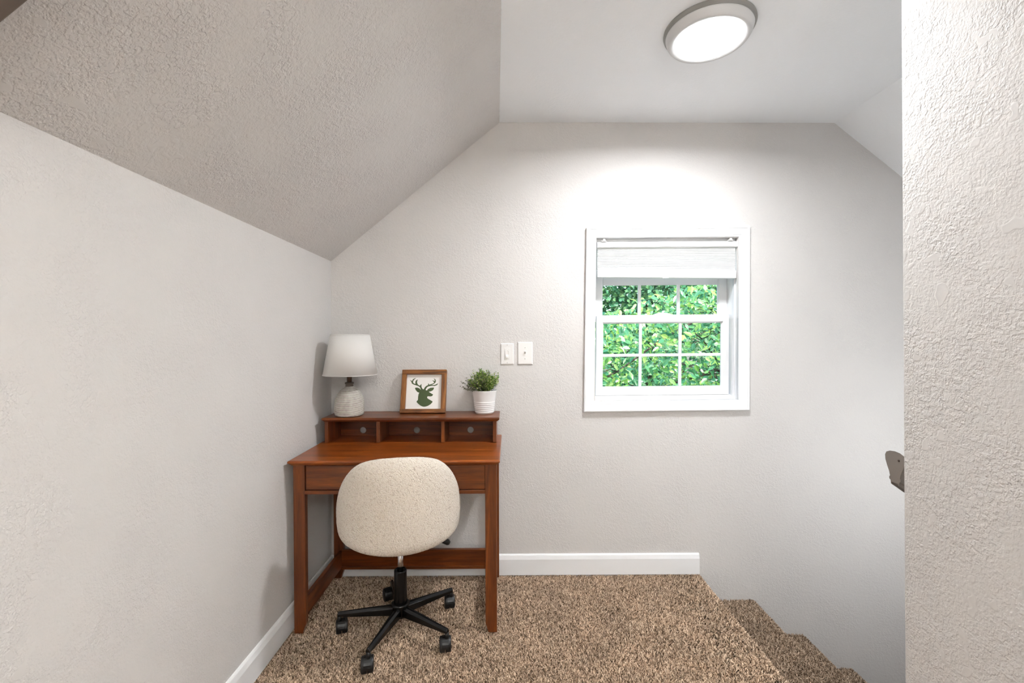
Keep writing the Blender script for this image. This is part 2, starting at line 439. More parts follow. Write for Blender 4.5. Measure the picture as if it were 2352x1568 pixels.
def pile(name, segs, y0, y1, density, parent, mat):
    """short leaning yarn tufts on the swept profile segments"""
    V = []; T = []; base = 0
    for (xa_, za), (xb_, zb) in segs:
        L = math.hypot(xb_ - xa_, zb - za)
        n = int(L * (y1 - y0) * density + rng.random())
        if n <= 0: continue
        t = rng.random(n); y = y0 + (y1 - y0) * rng.random(n)
        dx, dz = (xb_ - xa_) / L, (zb - za) / L
        nx, nz = -dz, dx
        px = xa_ + (xb_ - xa_) * t + nx * ZP; pz = za + (zb - za) * t + nz * ZP
        hgt = rng.uniform(.007, .0140, n)
        la = rng.uniform(0, 2 * PI, n); ln = rng.uniform(.003, .0125, n)
        rot = rng.uniform(0, 2 * PI, n); rad = rng.uniform(.0015, .0025, n)
        rings = []
        for q, (hh, rr, lean) in enumerate(((0, .8, 0), (.62, 1.0, .55), (1.0, .22, 1.0))):
            cx = px + nx * hgt * hh + dx * np.cos(la) * ln * lean
            cy = y + np.sin(la) * ln * lean
            cz = pz + nz * hgt * hh + dz * np.cos(la) * ln * lean
            for k in range(3):
                a = rot + 2 * PI * k / 3 + q * .6
                ca, sa = np.cos(a) * rad * rr, np.sin(a) * rad * rr
                if q < 2: rings.append(np.stack([cx + dx * ca, cy + sa, cz + dz * ca], 1))
            if q == 2: rings.append(np.stack([cx, cy, cz], 1))
        vv = np.stack(rings, 1)                        # n, 7, 3
        V.append(vv.reshape(-1, 3))
        tri = []
        for k in range(3):
            b2 = (k + 1) % 3
            tri += [(k, b2, b2 + 3), (k, b2 + 3, k + 3), (k + 3, b2 + 3, 6)]
        tri = np.array(tri)
        T.append((base + np.arange(n)[:, None, None] * 7 + tri[None]).reshape(-1, 3))
        base += n * 7
    o = np_mesh(name, np.concatenate(V), np.concatenate(T), mat, None)
    if parent is not None:
        o.parent = parent; o.matrix_parent_inverse = Matrix.Translation(-Vector(parent.location))
    tag(o, kind='stuff')
    return o
land_end = path.index((XS - .024, 0.0))
pile('carpet_pile', [((XL + .014, 0), (XS - .024, 0))], 1.36, D - .012, 52000, floor, M_yarn)
nose_end = land_end + 5
pile('carpet_pile', [(path[i], path[i + 1]) for i in range(land_end, nose_end)], 1.30, D - .004, 52000, floor, M_yarn)
stair_segs = [(path[i], path[i + 1]) for i in range(nose_end, len(path) - 1) if path[i][0] < 2.25]
pile('carpet_pile', stair_segs, 1.30, D - .004, 46000, stair, M_yarn_shaded)

# ------------------------------------------------------------------ window
win = empty('window_1', (0.87, D, 1.39)); tag(win, kind='structure')
XC, ZM = 0.868, 1.392
def shear(o):
    """the real window is a little out of square"""
    for v in o.data.vertices:
        x, z = v.co.x, v.co.z
        t = (x - WX0) / (WX1 - WX0)
        v.co.x = x + (0.0165 - 0.0105 * t) * (z - ZM)
        v.co.z = z + 0.0075 * (x - XC)
    return o
def wchild(o, parent=None):
    shear(o)
    o.parent = parent or win
    if o.parent == win: o.matrix_parent_inverse = Matrix.Translation(-win.location)
    return o

# casing: four mitred boards, stepped profile  (inset from the outer edge, protrusion)
CW = 0.056
prof = [(0, 0), (0, .017), (.004, .019), (.011, .019), (.012, .0165), (.016, .0165), (.020, .0155), (.030, .0125), (.038, .0105), (.044, .0105), (.0445, .0085), (.053, .0085), (CW, .006), (CW, -.02)]
ox0, ox1, oz0, oz1 = WX0 - CW, WX1 + CW, WZ0 - CW, WZ1 + CW
def loop(w): return [(ox0 + w, oz0 + w), (ox1 - w, oz0 + w), (ox1 - w, oz1 - w), (ox0 + w, oz1 - w)]
for side in range(4):
    mb = MB(); vs = []
    for w, d in prof:
        L = loop(w); a, b = L[side], L[(side + 1) % 4]
        vs += [(a[0], D - d, a[1]), (b[0], D - d, b[1])]
    mb.add(vs, [(2 * i, 2 * i + 1, 2 * i + 3, 2 * i + 2) for i in range(len(prof) - 1)])
    wchild(mb.build('casing_board', M_trim))
# jamb liner and outer frame
mb = MB(); JD = 0.17
for (x0, x1, z0, z1) in ((WX0 - .02, WX0, WZ0 - .02, WZ1 + .02), (WX1, WX1 + .02, WZ0 - .02, WZ1 + .02), (WX0 - .02, WX1 + .02, WZ1, WZ1 + .02), (WX0 - .02, WX1 + .02, WZ0 - .02, WZ0)):
    mb.box(x0, x1, D - .004, D + JD, z0, z1)
wchild(mb.build('jamb', M_vinyl))
# side tracks
for s, x in ((1, WX0), (-1, WX1)):
    mb = MB()
    mb.box(*sorted((x, x + s * .006)), D + .035, D + .060, WZ0, WZ1)
    mb.box(*sorted((x, x + s * .010)), D + .125, D + .16, WZ0, WZ1)
    wchild(mb.build('sash_track', M_track, None, .001))
mb = MB().prism([(D + .03, WZ0), (D + .03, WZ0 + .010), (D + .085, WZ0 + .020), (D + .16, WZ0 + .022), (D + .16, WZ0)], 'x', WX0, WX1)
wchild(mb.build('sill', M_vinyl, None, .002))
mb = MB().box(WX0, WX1, D + .03, D + .16, WZ1 - .018, WZ1)
wchild(mb.build('head_frame', M_vinyl, None, .002))

def sash(x0, x1, z0, z1, y0, y1, stile, top, bot, vbars, hbars, barw):
    """frame of four members with a stepped inner bead; muntins and panes are its sub-parts"""
    mb = MB()
    gx0, gx1, gz0, gz1 = x0 + stile, x1 - stile, z0 + bot, z1 - top
    pr = [(0, y1), (0, y0), (1, y0)]
    mb.box(x0, gx0, y0, y1, z0, z1); mb.box(gx1, x1, y0, y1, z0, z1)
    mb.box(gx0, gx1, y0, y1, z0, gz0); mb.box(gx0, gx1, y0, y1, gz1, z1)
    fr = wchild(mb.build('sash', M_vinyl, None, .0015))
    # sloped glazing bead
    b = .007
    Lo = [(gx0, gz0), (gx1, gz0), (gx1, gz1), (gx0, gz1)]; Li = [(gx0 + b, gz0 + b), (gx1 - b, gz0 + b), (gx1 - b, gz1 - b), (gx0 + b, gz1 - b)]
    ym = (y0 + y1) / 2
    vs = [(x, y0 + .004, z) for x, z in Lo] + [(x, ym - .004, z) for x, z in Li] + [(x, ym + .004, z) for x, z in Li]
    fs = [(i, (i + 1) % 4, 4 + (i + 1) % 4, 4 + i) for i in range(4)] + [(4 + i, 4 + (i + 1) % 4, 8 + (i + 1) % 4, 8 + i) for i in range(4)]
    wchild(MB().add(vs, fs).build('glazing_bead', M_vinyl), fr)
    gx0 += b; gx1 -= b; gz0 += b; gz1 -= b
    for x in vbars:
        wchild(MB().box(x - barw / 2, x + barw / 2, ym - .007, ym + .007, gz0, gz1).build('muntin', M_vinyl, None, .003), fr)
    for z, w in hbars:
        wchild(MB().box(gx0, gx1, ym - .0072, ym + .0072, z - w / 2, z + w / 2).build('muntin', M_vinyl, None, .003), fr)
    ex = [gx0] + sorted(vbars) + [gx1]; ez = [gz0] + sorted(z for z, w in hbars) + [gz1]
    for i in range(len(ex) - 1):
        for j in range(len(ez) - 1):
            p = MB().add([(ex[i], ym, ez[j]), (ex[i + 1], ym, ez[j]), (ex[i + 1], ym, ez[j + 1]), (ex[i], ym, ez[j + 1])], [(0, 1, 2, 3)]).build('pane', M_glass, None, 0, fix=False)
            wchild(p, fr)
    return fr
low = sash(0.4985, 1.2495, 0.966, 1.416, D + .080, D + .112, .034, .0375, .042, [0.7510, 0.9770], [(1.1915, .0165)], .0165)
upp = sash(0.494, 1.2535, 1.385, 1.822, D + .122, D + .152, .040, .028, .030, [0.7545, 0.9805], [(1.619, .052)], .018)
# sash lock and its keeper on the meeting rail
mb = MB()
arc = [(-.055, 0), (-.045, .008), (-.025, .014), (0, .0165), (.025, .014), (.045, .008), (.055, 0)]
mb.prism([(0.875 + a, 1.416 + b) for a, b in arc], 'y', D + .092, D + .112)
mb.prism([(0.868, 1.416), (0.91, 1.416), (0.905, 1.421), (0.872, 1.421)], 'y', D + .080, D + .1)
wchild(mb.build('sash_lock', M_vinyl, None, .002))

# cellular blind, drawn up, its lower rail hanging crooked
BX0, BX1 = 0.483, 1.254
blind = empty('window_blind', (XC, D + .02, WZ1 - .02))
tag(blind, 'white pleated cellular shade drawn up over the top of the window', 'blind')
def bchild(o, sh=True):
    if sh: shear(o)
    o.parent = blind; o.matrix_parent_inverse = Matrix.Translation(-blind.location); return o
yb = D + .022
hp = [(yb - .020, 1.789), (yb - .020, 1.806), (yb - .016, 1.814), (yb - .008, 1.819), (yb + .010, 1.819), (yb + .018, 1.814), (yb + .018, 1.789), (yb + .012, 1.786), (yb - .014, 1.786)]
bchild(MB().prism(hp, 'x', BX0, BX1).build('headrail', M_vinyl, None, .003, 3))
for x in (BX0 - .0015, BX1 + .0015):
    bchild(MB().prism([(yb - .023, 1.786), (yb - .023, 1.808), (yb - .016, 1.817), (yb + .02, 1.82), (yb + .02, 1.783), (yb - .014, 1.783)], 'x', x - .002, x + .002).build('end_cap', M_track, None, .001))
for x in (BX0 + .035, BX1 - .035):
    bchild(MB().box(x - .014, x + .014, yb - .021, yb + .008, 1.819, 1.824).box(x - .006, x + .006, yb - .024, yb - .004, 1.820, 1.833).build('mounting_clip', M_plate, None, .001))
# pleats: zig-zag front and back faces; bottom falls 10 mm to the right
NP = 14; ztop = 1.787
def zbot(x): return 1.668 - .012 * (x - BX0) / (BX1 - BX0)
for sgn, nm in ((-1, 'pleated_fabric'), (1, 'pleated_fabric')):
    vs = []; NXB = 2
    for k in range(2 * NP + 1):
        t = k / (2 * NP)
        for x in (BX0 + .003, BX1 - .003):
            z = ztop + (zbot(x) - ztop) * t
            vs.append((x, yb + sgn * (.005 + (.0035 if k % 2 else 0)), z))
    bchild(MB().add(vs, [(2 * k, 2 * k + 1, 2 * k + 3, 2 * k + 2) for k in range(2 * NP)]).build(nm, M_blind, None, 0, fix=False))
vs = []
for x in (BX0 + .002, BX1 - .002):
    zb_ = zbot(x); h = .043
    vs += [(x, yb - .014, zb_), (x, yb - .017, zb_ - h * .2), (x, yb - .017, zb_ - h), (x, yb + .017, zb_ - h), (x, yb + .017, zb_ - h * .2), (x, yb + .014, zb_)]
fs = [(i, (i + 1) % 6, 6 + (i + 1) % 6, 6 + i) for i in range(6)] + [(0, 1, 2, 3, 4, 5), (11, 10, 9, 8, 7, 6)]
br = bchild(MB().add(vs, fs).build('bottom_rail', M_vinyl, None, .0015))
xm = BX0 + .49 * (BX1 - BX0); zz = zbot(xm) - .043
bchild(MB().box(xm - .017, xm + .017, yb - .021, yb - .008, zz - .004, zz + .006).build('pull_tab', M_vinyl, None, .002))

# ------------------------------------------------------------------ light switches
def screw(x, z, y, parent, r=.0028):
    o = MB().lathe([(r, 0), (r, .0012), (r * .6, .0018), (0, .0018)], 12).build('screw', M_screw, parent)
    o.location = (x, y, z); o.rotation_euler = (PI / 2, 0, 0)
    return o
def plate(name, x0, x1, z0, z1, label, dimmer):
    cx, cz = (x0 + x1) / 2, (z0 + z1) / 2
    e = empty(name, (cx, D, cz)); tag(e, label, 'light switch')
    w, h = (x1 - x0) / 2, (z1 - z0) / 2; b = .004
    pr = [(-w, 0, -h), (w, 0, -h), (w, 0, h), (-w, 0, h)]
    vs = [(x, 0, z) for x, _, z in pr] + [(x, -.003, z) for x, _, z in pr] + [(x * (1 - b / w), -.0062, z * (1 - b / h)) for x, _, z in pr]
    fs = [(i, (i + 1) % 4, 4 + (i + 1) % 4, 4 + i) for i in range(4)] + [(4 + i, 4 + (i + 1) % 4, 8 + (i + 1) % 4, 8 + i) for i in range(4)] + [(8, 9, 10, 11)]
    MB().add(vs, fs).build('cover_plate', M_plate, e, .0008)
    if dimmer:
        fr = MB().box(-.0155, .0155, -.0072, -.005, -.032, .032).build('dimmer_frame', M_plate, e, .0008)
        # recessed oval channel: raised rim
        n = 20; vs = []; rim = []
        for k in range(n):
            a = 2 * PI * k / n; x = .0105 * math.cos(a); z = .0125 * math.sin(a) + (.010 if math.sin(a) > 0 else -.010)
            rim.append((x, z))
        for s_, y in ((1.0, -.0072), (1.0, -.0095), (.80, -.0095), (.80, -.0062)):
            vs += [(x * s_, y, z * (s_ * .5 + .5)) for x, z in rim]
        fs = [(r * n + i, r * n + (i + 1) % n, (r + 1) * n + (i + 1) % n, (r + 1) * n + i) for r in range(3) for i in range(n)]
        MB().add(vs, fs, True).build('slider_rim', M_plate, e)
        MB().prism([(-.0145, -.022), (-.0062, -.022), (-.0062, -.004), (-.0105, -.006), (-.0135, -.012)], 'x', -.0075, .0075).build('slider_knob', M_plate, e, .001)
        for z in (.0485, -.0485): screw(0, z, -.006, e, .0022)
    else:
        MB().box(-.006, .006, -.0072, -.004, -.0125, .0125).build('toggle_collar', M_plate, e, .0005)
        MB().prism([(-.006, -.003), (-.006, .008), (-.0185, .0135), (-.0195, .0085)], 'x', -.0042, .0042).build('toggle_lever', M_plate, e, .0008)
        for z in (.030, -.030): screw(0, z, -.006, e, .0026)
    return e
plate('dimmer_switch', -0.0435, 0.0285, 1.1445, 1.2605, 'white slide dimmer switch on the wall, the smaller of two plates', True)
plate('toggle_switch', 0.0495, 0.1315, 1.1445, 1.2675, 'white toggle light switch on the wall, the larger plate beside the window', False)

# ------------------------------------------------------------------ ceiling light and two added fill lights
def disk_light(name, r, watts, col, spread, parent, z, rx):
    d = bpy.data.lights.new(name, 'AREA'); d.shape = 'DISK'; d.size = 2 * r; d.energy = watts; d.color = col; d.spread = spread
    o = bpy.data.objects.new(name, d); C.objects.link(o); o.parent = parent; o.location = (0, 0, z); o.rotation_euler = (rx, 0, 0)
    return o
def ceiling_light(loc, lens_mat, label):
    e = empty('ceiling_light', loc); tag(e, label, 'ceiling light')
    MB().lathe([(.166, 0), (.1665, -.004), (.165, -.0085), (.1605, -.010), (.1600, -.0135), (.1585, -.0150)], 72).build('ring', M_ring, e)
    MB().lathe([(.1580, -.0145), (.1570, -.019), (.1535, -.031), (.149, -.039), (.1455, -.0435), (.1415, -.0458), (.1360, -.0452), (.1280, -.0425), (.1270, -.0400)], 72).build('rim', M_nickel_w, e)
    n = 72
    MB().lathe([(.1275, -.0412), (.110, -.0424), (.06, -.0434), (0.0, -.0436)], n).build('diffuser', lens_mat, e)
    disk_light('lamp_light', .125, LAMP_WATTS, LAMPCOL, math.radians(168), e, -.0465, 0)
    return e
M_ring = plain('grey_light_base', (0.30, 0.30, 0.285), 0.38)
M_nickel_w = plain('satin_light_trim', (0.66, 0.665, 0.67), 0.40)
ceiling_light((0.772, 1.752, ZC), M_lens, 'round white flush ceiling light, lit, above the stair landing')
up_l = empty('hall_fill_light', (.62, -1.35, 0)); tag(up_l, 'added fill light, an unseen black metal uplighter in the hall', 'added fill light')  # added out of view to supply soft frontal fill
MB().lathe([(.14, 0), (.14, .012), (.03, .022), (.012, .03)], 40).build('fill_base', M_black, up_l)
MB().lathe([(.011, .02), (.011, 1.68)], 20).build('fill_pole', M_black, up_l)
MB().lathe([(.011, 1.66), (.05, 1.67), (.11, 1.70), (.155, 1.75), (.153, 1.752), (.105, 1.705), (.02, 1.68)], 48).build('fill_bowl', M_black, up_l)
MB().lathe([(.125, 1.726), (0, 1.727)], 40).build('diffuser', M_fill_bowl, up_l)
disk_light('lamp_light', .12, HALL_WATTS, HALLCOL, math.radians(170), up_l, 1.732, PI)  # disk of the added hall fill light

sc_ = empty('stair_fill_light', (2.15, YW + .004, 0.62)); tag(sc_, 'added fill light, an unseen white globe down the stairs', 'added stair fill light')  # added behind the right wall to brighten the stairwell
MB().tube([(0, 0, 0), (0, .015, 0)], [.055, .05], 28).build('fill_back_plate', M_nickel, sc_)
MB().tube([(0, .01, 0), (0, .07, 0)], .012, 14).build('fill_arm', M_nickel, sc_)
MB().lathe([(.0, -.075)] + [(.075 * math.cos(a), .075 * math.sin(a)) for a in [math.radians(-75 + 15 * k) for k in range(11)]] + [(0, .075)], 32, (0, .14, 0)).build('fill_globe', M_fill_globe, sc_)
sl_ = disk_light('stair_fill_disk', .07, STAIR_WATTS, LAMPCOL, math.radians(180), sc_, 0, PI / 2); sl_.location = (0, .222, 0)

# ------------------------------------------------------------------ handrail on the stairwell wall
hx, ang = 1.121, math.atan2(.1885, .2695)
rail = empty('handrail', (hx, YW + .1, 0.9)); tag(rail, 'taupe painted wooden stair handrail end beside the right wall', 'handrail')
pr = [(.031, .040), (.036, .030), (.035, .016), (.029, .000), (.021, -.018), (.018, -.030), (.021, -.034), (.0205, -.040), (.016, -.043), (.0145, -.054),
      (.0120, -.054), (.0110, -.048), (-.0110, -.048), (-.0120, -.054), (-.0145, -.054), (-.016, -.043), (-.0205, -.040), (-.021, -.034), (-.018, -.030), (-.021, -.018), (-.029, 0), (-.035, .016), (-.036, .030), (-.031, .040), (-.018, .046), (0, .048), (.018, .046)]
pr = [(a * .97, b * .96) for a, b in pr]
Lr = 3.0
MB().prism([(a, b) for a, b in pr], 'x', 0, Lr, (0, 0, 0), (0, 0, -Lr * math.tan(ang))).build('rail', M_rail, rail, .0008)
nh = MB().lathe([(.0032, 0), (.0032, -.0006), (0, -.0006)], 10).build('nail_hole', M_hole, rail)
nh.rotation_euler = (0, PI / 2, 0); nh.location = (-.0002, -.014, .022)
for k in (0.5, 1.6, 2.7):
    zc = -k * math.tan(ang)
    MB().tube([(k, 0, zc - .052), (k, 0, zc - .075), (k, -.03, zc - .10), (k, -.096, zc - .10)], .006).lathe([(.025, 0), (.025, .004), (0, .004)], 16, (k, -.096, zc - .10)).build('bracket', M_nickel, rail)
rail.location = (hx, YW + .102, 0.9035)

# ------------------------------------------------------------------ desk
DX0, DX1 = -0.9500, -0.0385
DCX = (DX0 + DX1) / 2; HW = (DX1 - DX0) / 2
DY = 1.998                        # front face of the front legs at the floor
desk = empty('writing_desk', (DCX, DY, 0.0), (math.radians(0.7), 0, 0))
tag(desk, 'reddish brown wooden writing desk with one wide drawer and low stretchers', 'desk')
DEPTH = .482                      # leg front to leg back
H_T = .759                        # top surface height
# top: moulded edge. profile (overhang, z): top arris, nose, under-chamfer
ov = [(-.004, H_T), (0.0, H_T - .0025), (.0005, H_T - .009), (-.003, H_T - .012), (-.012, H_T - .0205), (-.014, H_T - .022)]
x_o, y_f, y_b = HW, -.022, DEPTH + .012
rings = []
for o_, z in ov:
    rings.append([(-x_o - o_, y_f - o_, z), (x_o + o_, y_f - o_, z), (x_o + o_, y_b, z), (-x_o - o_, y_b, z)])
vs = [v for r in rings for v in r]
fs = [(0, 1, 2, 3), tuple(reversed([4 * (len(ov) - 1) + i for i in range(4)]))]
for r in range(len(ov) - 1):
    fs += [(r * 4 + i, r * 4 + (i + 1) % 4, (r + 1) * 4 + (i + 1) % 4, (r + 1) * 4 + i) for i in range(4)]
MB().add(vs, fs).build('desk_top', M_woodtop_lit, desk, .0008)
LW, LD = .050, .028
lx = HW - .0145                   # outer face of the legs
for sx in (-1, 1):
    for yy in (0, DEPTH - LD):
        o_, i_ = sx * lx, sx * (lx - LW)
        prof = [(o_, H_T - .022), (o_, 0), (i_ + sx * .013, 0), (i_ + sx * .010, .012), (i_, .040), (i_, H_T - .022)]
        MB().prism(prof, 'y', yy, yy + LD).build('leg', M_woodz, desk, .0012)
ix = lx - LW
MB().box(-ix + .004, ix - .001, .004, .022, H_T - .132, H_T - .027).build('drawer_front', M_woodx, desk, .0015)
MB().box(-ix, ix, -.001, .026, H_T - .151, H_T - .1345).build('drawer_rail', M_woodx, desk, .0015)
MB().box(-ix + .02, ix - .02, .022, DEPTH - .05, H_T - .125, H_T - .035).build('drawer_box', M_woodx, desk)
MB().box(-ix, ix, DEPTH - .024, DEPTH - .006, H_T - .13, H_T - .022).build('back_apron', M_woodx, desk)
for sx in (-1, 1):
    a, b = sorted((sx * (lx - .018), sx * (lx - .036)))
    MB().box(a, b, LD, DEPTH - LD, H_T - .13, H_T - .022).build('side_apron', M_woody, desk)
    a, b = sorted((sx * (lx - .030), sx * (lx - .0495)))
    MB().box(a, b, LD, DEPTH - LD, .068, .150).build('stretcher', M_woody, desk, .0012)
mb = MB().box(-ix, ix, DEPTH - .052, DEPTH - .034, .076, .163)
mb.build('stretcher', M_woodx, desk, .0012)
MB().box(-ix, ix, DEPTH - .058, DEPTH - .034, .062, .076).build('stretcher_lip', M_woodx, desk, .001)

# ------------------------------------------------------------------ hutch on the desk
ZH = H_T + .0062
hut = empty('desk_hutch', ((-.9207 - .062) / 2, 2.292, ZH)); tag(hut, 'reddish brown three-cubby hutch standing on the back of the desk', 'hutch')
hxw = (.9207 - .062) / 2; hb = .190; HH = .106
for a in (-hxw, -.6625 + .49135, -.3386 + .49135, hxw - .0175):
    MB().box(a, a + .0175, 0, hb, 0, HH).build('upright', M_woodz, hut, .0012)
ovh = [(-.003, HH + .0205), (0, HH + .018), (0, HH + .010), (-.003, HH + .0075), (-.010, HH + .001), (-.011, HH)]
tx0, tx1, ty0, ty1 = -.9295 + .49135, -.0463 + .49135, -.016, hb + .010
vs = []
for o_, z in ovh: vs += [(tx0 - o_, ty0 - o_, z), (tx1 + o_, ty0 - o_, z), (tx1 + o_, ty1, z), (tx0 - o_, ty1, z)]
fs = [(0, 1, 2, 3), tuple(reversed([4 * (len(ovh) - 1) + i for i in range(4)]))]
for r in range(len(ovh) - 1): fs += [(r * 4 + i, r * 4 + (i + 1) % 4, (r + 1) * 4 + (i + 1) % 4, (r + 1) * 4 + i) for i in range(4)]
MB().add(vs, fs).build('hutch_top', M_woodx, hut, .0008)
# back panel with three round cable holes
mb = MB(); n = 32
cuts = [-hxw, -.6375 + .49135, -.3505 + .49135, hxw]; holes = [-.7852 + .49135, -.4952 + .49135, -.2059 + .49135]; hz, hr_ = .0285, .0168
for c in range(3):
    x0, x1 = cuts[c], cuts[c + 1]; cx = holes[c]
    for y in (hb - .012, hb - .008):
        inner = []; outer = []
        for k in range(n):
            a = 2 * PI * k / n; ca, sa = math.cos(a), math.sin(a)
            inner.append((cx + hr_ * ca, y, hz + hr_ * sa))
            t = min((x1 - cx) / ca if ca > 1e-6 else 1e9, (x0 - cx) / ca if ca < -1e-6 else 1e9, (HH - hz) / sa if sa > 1e-6 else 1e9, (0 - hz) / sa if sa < -1e-6 else 1e9)
            outer.append((cx + t * ca, y, hz + t * sa))
        mb.add(inner + outer, [(i, (i + 1) % n, n + (i + 1) % n, n + i) for i in range(n)])
        for X, Z in ((x0, 0), (x1, 0), (x1, HH), (x0, HH)):        # corner triangles
            a = math.atan2(Z - hz, X - cx) % (2 * PI); i = int(a / (2 * PI) * n) % n; b = len(mb.v) - 0
            mb.add([outer[i], outer[(i + 1) % n], (X, y, Z)], [(0, 1, 2)])
    a0 = [(cx + hr_ * math.cos(2 * PI * k / n), y, hz + hr_ * math.sin(2 * PI * k / n)) for y in (hb - .012, hb - .008) for k in range(n)]
    mb.add(a0, [(i, (i + 1) % n, n + (i + 1) % n, n + i) for i in range(n)])
mb.build('back_panel', M_woodx, hut, 0, fix=False)
ZHT = ZH + HH + .0205             # hutch top surface

# ------------------------------------------------------------------ table lamp
lamp = empty('table_lamp', (-.817, 2.352, ZHT)); tag(lamp, 'table lamp with white drum shade and ribbed whitewashed base on the hutch', 'lamp')
ctl = [(.000, .058), (.004, .068), (.012, .0715), (.025, .0730), (.045, .0738), (.059, .0731), (.075, .0715), (.094, .0670), (.110, .0605), (.128, .0480), (.138, .0370), (.146, .0260), (.151, .0205)]
def rad_at(h):
    for (h0, a), (h1, b) in zip(ctl, ctl[1:]):
        if h <= h1: return a + (b - a) * (h - h0) / (h1 - h0)
    return ctl[-1][1]
NR = 31; prof = []; groove = []
steps_r = 6
for k in range(NR * steps_r + 1):
    h = .151 * k / (NR * steps_r); ph = (k % steps_r) / steps_r
    q = math.sin(PI * ph)
    gr = 1 - abs(q)
    prof.append((rad_at(h) - .0013 * gr ** 2, h)); groove.append(gr)
prof = [(0.0, 0.0)] + prof; groove = [0.5] + groove
nl = 64
base = MB().lathe(prof, nl).build('ribbed_base', M_ceramic, lamp, 0, fix=True)
at = base.data.attributes.new('groove', 'FLOAT', 'POINT')
vals = np.repeat(np.array(groove), nl)
at.data.foreach_set('value', np.pad(vals, (0, max(0, len(base.data.vertices) - len(vals))))[:len(base.data.vertices)].astype(np.float32))
MB().lathe([(.0205, .1505), (.0190, .156), (.0185, .160), (.0215, .163), (.0225, .167), (.0215, .1705), (.0150, .1725)], 40).build('neck', M_neck, lamp)
MB().lathe([(.0125, .172), (.0125, .215), (.009, .217), (.009, .30), (.0, .30)], 24).build('stem', M_stem, lamp)
ZS0, ZS1 = 1.100 - ZHT, 1.3075 - ZHT
sh = MB().lathe([(.1335, ZS0), (.0965, ZS1), (.0957, ZS1), (.1327, ZS0), (.1335, ZS0)], 72)
so = sh.build('shade', M_shade, lamp, 0, fix=True); so.location.x = .0045
MB().lathe([(.1342, ZS0), (.1342, ZS0 + .003), (.1322, ZS0 + .003), (.1322, ZS0), (.1342, ZS0)], 72).build('shade_trim', M_shade, so)
MB().lathe([(.0972, ZS1 - .003), (.0972, ZS1 + .0006), (.0950, ZS1 + .0006), (.0950, ZS1 - .003), (.0972, ZS1 - .003)], 72).build('shade_trim', M_shade, so)
mb = MB()
for k in range(3):
    a = 2 * PI * k / 3 + .4; mb.tube([(0, 0, ZS1 - .012), (.095 * math.cos(a), .095 * math.sin(a), ZS1 - .006)], .0015, 6)
mb.tube([(0, 0, .28), (0, 0, ZS1 - .004)], .003, 8)
mb.build('shade_spider', M_nickel, lamp)

# ------------------------------------------------------------------ framed deer print
FW, FH, FB, FT = .238, .236, .0245, .032
lean = math.radians(15.5)
pic = empty('picture_frame', (-.4535, 2.405, ZHT + .001), (-lean, 0, 0)); tag(pic, 'square stained wood picture frame with green stag head print, leaning on the wall', 'picture')
w = FW / 2
MB().prism([(-w, FB), (-w + FB, FB), (-w + FB, FH - FB), (-w, FH - FB)], 'y', 0, FT).build('frame_bar', M_frz, pic, .0012)
MB().prism([(w - FB, FB), (w, FB), (w, FH - FB), (w - FB, FH - FB)], 'y', 0, FT).build('frame_bar', M_frz, pic, .0012)
MB().box(-w, w, 0, FT, FH - FB, FH).build('frame_bar', M_frx, pic, .0012)
MB().box(-w - .001, w, -.003, FT, .004, FB).build('frame_bar', M_frx, pic, .0012)
PY = .017
pn = MB().box(-w + FB, w - FB, PY, PY + .004, FB, FH - FB).build('print_board', M_print, pic)
def duv(x, y):
    xl = 300 - (y - 265) * 45 / 680; xr = 985 - (y - 265) * 45 / 680
    return (-w + FB + (x - xl) / (xr - xl) * (FW - 2 * FB), FB + (945 - y) / 680 * (FH - 2 * FB))
head = [(575, 568), (600, 555), (640, 562), (665, 578), (680, 580), (700, 552), (745, 529), (815, 522), (812, 550), (790, 578), (755, 598), (712, 606), (750, 632), (797, 660), (775, 690), (740, 697), (700, 693), (682, 700), (680, 725),
        (700, 745), (735, 765), (783, 795), (775, 815), (740, 850), (690, 880), (645, 893), (610, 897), (575, 888), (545, 872), (500, 835), (472, 802), (485, 780), (500, 765), (505, 700), (515, 650), (530, 618), (518, 622), (490, 608), (460, 570), (447, 540), (455, 525), (490, 524), (530, 537), (553, 562)]
ant_l = [(560, 562), (545, 518), (510, 492), (470, 479), (420, 462), (387, 442), (380, 412), (365, 390), (345, 370), (376, 383), (391, 393), (410, 360), (440, 341), (475, 335), (442, 356), (418, 385), (409, 415), (421, 438), (458, 453), (455, 430), (458, 402), (475, 377), (508, 362), (491, 391), (488, 425), (501, 458), (520, 474), (546, 489), (550, 474), (577, 452), (571, 490), (579, 525), (600, 556), (590, 575)]
ant_r = [(615, 560), (640, 516), (668, 490), (703, 474), (702, 455), (710, 437), (720, 458), (723, 467), (765, 455), (805, 440), (823, 423), (802, 397), (782, 378), (815, 388), (833, 400), (832, 368), (815, 342), (846, 358), (857, 395), (845, 428), (802, 460), (765, 474), (820, 474), (862, 460), (898, 435), (880, 474), (830, 492), (760, 490), (712, 500), (683, 515), (663, 543), (650, 570)]
mb = MB()
for poly in (head, ant_l, ant_r):
    vs = [duv(*p) for p in poly]; k = len(vs)
    mb.add([(a, PY - .0006, b) for a, b in vs] + [(a, PY + .001, b) for a, b in vs], [tuple(range(k))] + [(i, (i + 1) % k, k + (i + 1) % k, k + i) for i in range(k)])
mb.build('stag_silhouette', M_deer, pn, 0, fix=True)

